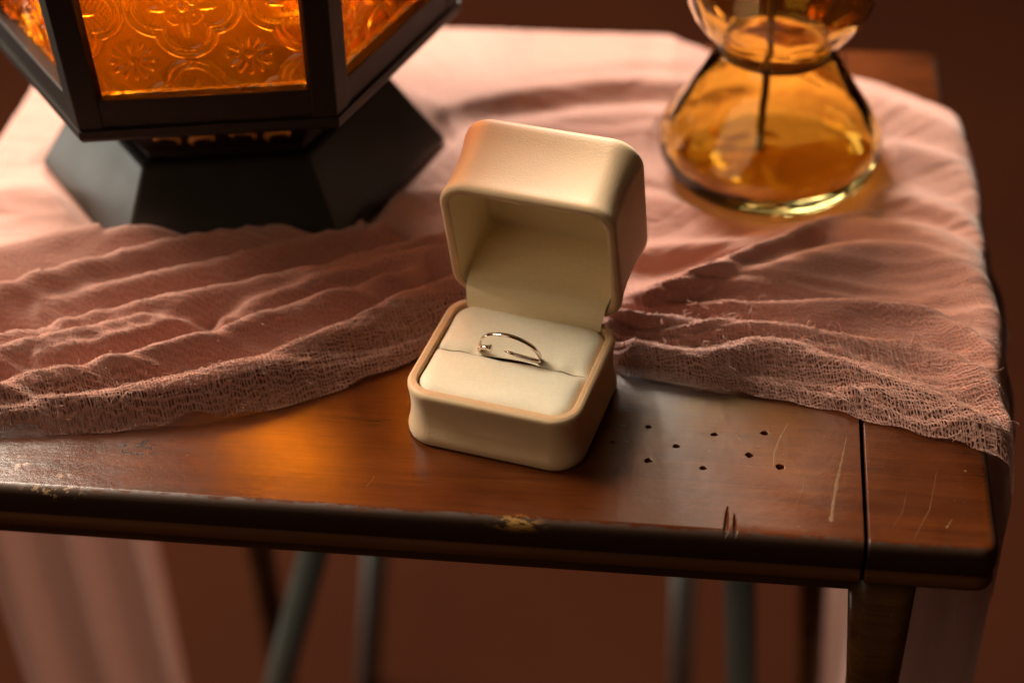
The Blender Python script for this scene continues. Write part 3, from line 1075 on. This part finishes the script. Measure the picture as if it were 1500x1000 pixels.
# ---- hanging ends
def hanging(name, plan, z0, z1, waves, amp, seed):
    """sheet hanging from a polyline in plan"""
    plan = np.array(plan, float)
    d = np.r_[0, np.cumsum(np.hypot(*np.diff(plan, axis=0).T))]
    n, mrow = 160, 60
    s = np.linspace(0, d[-1], n)
    px, py = np.interp(s, d, plan[:, 0]), np.interp(s, d, plan[:, 1])
    for _ in range(12):
        px[1:-1] = 0.25 * px[:-2] + 0.5 * px[1:-1] + 0.25 * px[2:]
        py[1:-1] = 0.25 * py[:-2] + 0.5 * py[1:-1] + 0.25 * py[2:]
    tx, ty = np.gradient(px), np.gradient(py)
    l = np.hypot(tx, ty)
    nx, ny = ty / l, -tx / l
    V, U = [], []
    for i in range(n):
        for j in range(mrow):
            t = j / (mrow - 1)
            za = np.interp(s[i], d, z0) if hasattr(z0, '__len__') else z0
            z = za + (z1 - za) * t
            ph = s[i] / d[-1] * waves * 2 * math.pi + 1.3 * math.sin(t * 2.0 + seed) + seed
            a = amp * (0.35 + 0.65 * t) * (math.sin(ph) + 0.4 * math.sin(2.1 * ph + 1))
            V.append((px[i] + nx[i] * a, py[i] + ny[i] * a, z))
            U.append((s[i], z))
    o = mesh_obj(name, V, grid_faces(n, mrow), M['gauze'], cloth)
    me = o.data
    ul = me.uv_layers.new(name='UVMap')
    li = np.empty(len(me.loops), dtype=np.int32)
    me.loops.foreach_get('vertex_index', li)
    ul.data.foreach_set('uv', np.array(U, np.float32)[li].ravel())
    ao = me.attributes.new('open', 'FLOAT', 'POINT')
    ao.data.foreach_set('value', np.full(len(V), 0.12, np.float32))
    return o


hanging('hanging_end', [(-224, 40), (-227, 90), (-225, 150), (-222, 203)], -8, -465, 2.6, 7, 0.6)
hanging('hanging_end', [(155, -14), (160, 20), (164, 80), (163, 130), (158, 170), (150, 205), (138, 240), (128, 250)], [-16, -18, -22, -26, -40, -130, -150, -150], -465, 4.5, 2.2, 2.0)

# ------------------------------------------------------------------ lantern
LC = (-120.0, 133.0)
LR = math.radians(10.3)
lant = thing('lantern', 'dark bronze hexagonal lantern with glowing amber pressed-glass panes on a flared foot', 'lantern', (LC[0], LC[1], 1.6), LR)


def hexl(r, z, ang=0.0, inset=0):
    return [(r * math.cos(math.radians(60 * k_) + ang), r * math.sin(math.radians(60 * k_) + ang), z) for k_ in range(6)]


V, Fc = loft([hexl(74, 0), hexl(77, 0.4), hexl(77, 2.0), hexl(58.5, 29), hexl(57, 30.2), hexl(50, 30.4)], True, True)
o = mesh_obj('foot', V, Fc, M['foot'], lant, False)
bevel_mod(o, 0.8, 2)
V, Fc = loft([hexl(54, 30.2), hexl(54, 33), hexl(64, 47), hexl(66, 48)], True, True)
gal = mesh_obj('gallery', V, Fc, M['bronze'], lant, False)
V, Fc = loft([hexl(66, 48.2), hexl(84.5, 55.5), hexl(85.5, 57), hexl(85.5, 60), hexl(80, 60)], True, True)
mesh_obj('tray', V, Fc, M['bronze'], lant, False)
Z0, Z1 = 60.0, 186.0
rB, rT = 84.0, 90.0
rad = lambda z: rB + (rT - rB) * (z - Z0) / (Z1 - Z0)
for k_ in range(6):
    a = math.radians(60 * k_)
    L = []
    for z in (Z0 - 0.5, Z1 + 0.5):
        r = rad(z)
        c = np.array([math.cos(a), math.sin(a)])
        e1 = np.array([math.cos(a + math.radians(120)), math.sin(a + math.radians(120))])
        e2 = np.array([math.cos(a - math.radians(120)), math.sin(a - math.radians(120))])
        p = c * (r + 0.8)
        pts = [p, p + e1 * 8.0, p + e1 * 8.0 - c * 3.5, p - c * 8, p + e2 * 8.0 - c * 3.5, p + e2 * 8.0]
        L.append([(q_[0], q_[1], z) for q_ in pts])
    V, Fc = loft(L, True, True)
    o = mesh_obj('post', V, Fc, M['bronze'], lant, False)
    bevel_mod(o, 0.5, 2)


def face_frame(k_):
    """centre direction, side direction of face k"""
    a = math.radians(60 * k_ + 30)
    return np.array([math.cos(a), math.sin(a), 0]), np.array([-math.sin(a), math.cos(a), 0])


RAIL = 11.0
for k_ in range(6):
    nrm, sd = face_frame(k_)
    for za, zb in ((Z0, Z0 + RAIL), (Z1 - RAIL, Z1)):
        L = []
        for s_ in (-1, 1):
            pts = []
            for z, dd in ((za, 0.3), (zb, 0.3), (zb, -4), (za, -4)):
                ap = rad(z) * math.cos(math.pi / 6)
                pts.append(tuple(nrm * (ap + dd) + sd * s_ * (rad(z) / 2 - 6.5) + np.array([0, 0, z])))
            L.append(pts)
        V, Fc = loft(L, True, True)
        o = mesh_obj('rail', V, Fc, M['bronze'], lant, False)
        bevel_mod(o, 0.5, 2)

# pressed pattern: quatrefoils with fleurs, daisies between them
PW, PH_ = 74.0, Z1 - Z0 - 2 * RAIL + 2
nx, nz = 170, 230
Xp, Zp = np.meshgrid(np.linspace(-PW / 2, PW / 2, nx), np.linspace(0, PH_, nz), indexing='ij')


def relief(X, Z):
    p = 37.5
    X = X + 3.0
    Z = Z - 31.0
    cx, cz = (X / p + 0.5) % 1 - 0.5, (Z / p + 0.5) % 1 - 0.5
    cx, cz = cx * p, cz * p
    sd_ = np.minimum.reduce([np.hypot(cx - dx, cz - dz) - 0.250 * p for dx, dz in ((0.225 * p, 0), (-0.225 * p, 0), (0, 0.225 * p), (0, -0.225 * p))])
    sd_ = np.minimum(sd_, np.hypot(cx, cz) - 0.2 * p)
    bump = lambda d, w_: np.exp(-(d / w_) ** 2)
    h = 1.1 * bump(sd_ - 0.1, 0.75) + 0.85 * bump(sd_ + 2.3, 0.55) - 0.35 * bump(sd_ + 1.2, 0.5)
    ins = np.clip((-sd_ - 2.9) / 0.8, 0, 1)
    r = np.hypot(cx, cz)
    th = np.arctan2(cz, cx)
    dots = np.clip(np.cos(r * 2 * math.pi / 1.75) * np.cos(th * np.maximum(np.round(r * 3.0), 4)), 0, 1)
    fle = np.zeros_like(X)
    for k_ in range(4):
        a = k_ * math.pi / 2
        u, v = cx * math.cos(a) + cz * math.sin(a), -cx * math.sin(a) + cz * math.cos(a)
        fle = np.maximum(fle, np.exp(-((u - 7.4) / 3.4) ** 4 - (v / (1.25 * np.clip(1.25 - np.abs(u - 6.4) / 6, 0.15, 1))) ** 2))
        cu, cv_ = u - 3.9, np.abs(v) - 2.9
        rr = np.hypot(cu, cv_)
        fle = np.maximum(fle, 0.8 * np.exp(-((rr - 1.7) / 0.5) ** 2) * (u > 1.0))
    fle = np.maximum(fle, np.exp(-(r / 1.5) ** 4))
    near = np.clip(fle * 2.2, 0, 1)
    h = h + ins * (0.55 * dots * (1 - near) + 1.1 * fle)
    dx_, dz_ = (X / p) % 1 - 0.5, (Z / p) % 1 - 0.5
    dx_, dz_ = dx_ * p, dz_ * p
    rd, td = np.hypot(dx_, dz_), np.arctan2(dz_, dx_)
    pet = np.clip(np.cos(td * 12), 0, 1) ** 1.3 * np.exp(-((rd - 5.0) / 2.3) ** 4)
    h = h + np.where(sd_ > 1.2, 0.95 * pet + 0.8 * np.exp(-(rd / 1.1) ** 2), 0)
    return h


Hh = relief(Xp, Zp)
front = np.stack([np.full_like(Xp, 0) + 0.9 + Hh * 1.45, Xp, Zp], -1).reshape(-1, 3)
nb = 2
bk_ = [(-0.9, -PW / 2, 0), (-0.9, PW / 2, 0), (-0.9, PW / 2, PH_), (-0.9, -PW / 2, PH_)]
ff = grid_faces(nx, nz)
V = np.concatenate([front, np.array(bk_)])
o0 = len(front)
Fp = [tuple(f) for f in ff]
Fp.append((o0 + 3, o0 + 2, o0 + 1, o0))
# side walls closing the pane
bot = [i * nz for i in range(nx)]
top = [i * nz + nz - 1 for i in range(nx)]
lft = list(range(nz))
rgt = [(nx - 1) * nz + j for j in range(nz)]
Fp.append(tuple(reversed(bot)) + (o0, o0 + 1))
Fp.append(tuple(top) + (o0 + 2, o0 + 3))
Fp.append(tuple(lft) + (o0 + 3, o0))
Fp.append(tuple(reversed(rgt)) + (o0 + 1, o0 + 2))
pane0 = None
tilt = math.atan2((rT - rB) * math.cos(math.pi / 6), Z1 - Z0)
for k_ in range(6):
    if pane0 is None:
        pane0 = mesh_obj('pane', V, Fp, M['pane'], lant)
        o = pane0
    else:
        o = pane0.copy()
        COL.objects.link(o)
        o.parent = lant
    nrm, sd = face_frame(k_)
    zz = Z0 + RAIL - 1
    ap = rad(zz) * math.cos(math.pi / 6) - 6.6
    o.location = Vector((nrm[0] * ap, nrm[1] * ap, zz)) * MM
    o.rotation_euler = Matrix.Rotation(math.radians(60 * k_ + 30), 4, 'Z').to_euler()
    o.rotation_euler = (Matrix.Rotation(math.radians(60 * k_ + 30), 4, 'Z') @ Matrix.Rotation(tilt, 4, 'Y')).to_euler()

# roof above the frame and hanging ring
V, Fc = loft([hexl(84, 185.8), hexl(95, 186.2), hexl(96, 190), hexl(92, 193), hexl(52, 226), hexl(30, 240), hexl(12, 250), hexl(7, 262)], True, True)
roof = mesh_obj('roof', V, Fc, M['bronze'], lant, False)
V, Fc = tube([(0, 16 * math.cos(a), 276 + 16 * math.sin(a)) for a in np.linspace(0, 2 * math.pi, 33)], 2.2, 8)
mesh_obj('carrying_ring', V, Fc, M['bronze'], roof)
# gold scrolls in place of lit gallery cutouts, their glow put into the colour
def cutout_scroll(cx, cz, sx, flip, kfc):
    nrm, sd = face_frame(kfc)
    pts, rr = [], []
    for t in np.linspace(0, 1, 22):
        a = t * 4.2 - 0.6
        r = 6.2 * (1 - 0.72 * t)
        x, z = cx + flip * sx * r * math.cos(a), cz + 0.75 * r * math.sin(a)
        ap = (54 + (64 - 54) * (z - 33) / 14) * math.cos(math.pi / 6) + 0.4
        pts.append(tuple(nrm * ap + sd * x + np.array([0, 0, z])))
        rr.append(0.35 + 1.0 * math.sin(math.pi * min(1, t * 1.1 + 0.05)) ** 0.8)
    V, Fc = tube(pts, rr, 8)
    mesh_obj('cutout_scroll', V, Fc, M['cutout_gold'], gal)


for kf in (4, 3, 5):
    for cx, flip in ((-20, 1), (-5, -1), (6, 1), (21, -1)):
        cutout_scroll(cx, 41.0 + 0.8 * flip, 1.0, flip, kf)

# candle inside
candle = thing('candle', 'pale wax candle burning inside the amber glass lantern', 'candle', (LC[0], LC[1], 61.9))
V, Fc = loft([[(r * math.cos(2 * math.pi * k_ / 24), r * math.sin(2 * math.pi * k_ / 24), z) for k_ in range(24)] for r, z in ((21, 0), (21.5, 1), (21, 38), (20, 39.5), (17, 39), (5, 37.5), (0.6, 37.3))], True, True)
mesh_obj('wax', V, Fc, M['wax'], candle)
V, Fc = tube([(0, 0, 36), (0.3, 0, 42), (1, 0.2, 46)], 0.7, 6)
mesh_obj('wick', V, Fc, M['stick'], candle)
fk = NT('candle_flame')
fk.set(Base_Color=(1, 0.6, 0.2), Emission_Color=(1.0, 0.50, 0.14), Emission_Strength=1.0)
fl_r = [(0.4, 44), (2.6, 47), (3.6, 51), (3.0, 57), (1.6, 63), (0.2, 69)]
V, Fc = loft([[(r * math.cos(2 * math.pi * k_ / 14), r * math.sin(2 * math.pi * k_ / 14), z) for k_ in range(14)] for r, z in fl_r], True, True)
mesh_obj('flame', V, Fc, fk.m, candle)
fk.b.inputs['Emission Strength'].default_value = 60
pl = bpy.data.lights.new('candle_light', 'POINT')
pl.energy, pl.color, pl.shadow_soft_size = 2.6, (1.0, 0.66, 0.30), 0.042
plo = bpy.data.objects.new('candle_light', pl)
COL.objects.link(plo)
plo.location = Vector((LC[0], LC[1], 61.9 + 84)) * MM

# ------------------------------------------------------------------ amber glass vase
vase = thing('glass_vase', 'amber hourglass-shaped blown glass vase standing on the pink cloth', 'vase', (78.5, 140.0, 1.75))
outer = [(0, 0.6), (18, 0.2), (29, 0), (34.5, 1.4), (38.5, 4.5), (40.6, 9), (41.0, 13.5), (39.6, 18.5), (36.2, 24), (32.2, 30), (28.4, 36), (24.8, 42), (22, 47), (20.4, 50.2), (19.9, 52), (20.6, 53.8), (23.2, 56.6), (27.2, 61), (30.6, 66), (33.0, 72), (34.2, 79), (33.8, 88), (31.5, 98), (28.5, 108), (26.5, 118), (25.8, 128)]
inner = [(23.8, 128), (24.4, 118), (26.3, 108), (29.2, 98), (31.4, 88), (31.8, 79.5), (30.6, 72.8), (28.2, 67.2), (24.9, 62.4), (21.2, 58.4), (18.2, 54.9), (17.4, 52), (18.0, 49.2), (19.6, 46), (22.4, 41), (26.0, 35), (29.8, 29), (33.8, 23), (37.0, 17.6), (38.2, 13.5), (37.6, 10), (34.6, 7.6), (28, 6.2), (16, 5.6), (0, 5.4)]
prof = outer + inner
NS = 72
V, Fc = [], []
for r, z in prof:
    for k_ in range(NS):
        a = 2 * math.pi * k_ / NS
        V.append((r * math.cos(a), r * math.sin(a), z))
for i in range(len(prof) - 1):
    for k_ in range(NS):
        a, b = i * NS + k_, i * NS + (k_ + 1) % NS
        Fc.append((a, b, b + NS, a + NS))
gl = mesh_obj('body', V, Fc, M['vase'], vase)
bm = bmesh.new()
bm.from_mesh(gl.data)
bmesh.ops.remove_doubles(bm, verts=bm.verts[:], dist=1e-6)
bmesh.ops.recalc_face_normals(bm, faces=bm.faces[:])
bm.to_mesh(gl.data)
bm.free()
gl.data.shade_smooth()
V, Fc = tube([(20.35 * math.cos(a), 20.35 * math.sin(a), 51.6) for a in np.linspace(0, 2 * math.pi, 65)], 0.55, 8)
mesh_obj('neck_band', V, Fc, M['bronze'], vase)
stick = thing('wooden_stick', 'thin dark wooden stick standing inside the amber glass vase', 'stick', (76.5, 139.0, 7.4))
V, Fc = tube([(-1.5, 2.0, 0.2), (-0.6, 1, 60), (1.0, -2.0, 150)], 1.5, 10)
mesh_obj('shaft', V, Fc, M['stick'], stick)
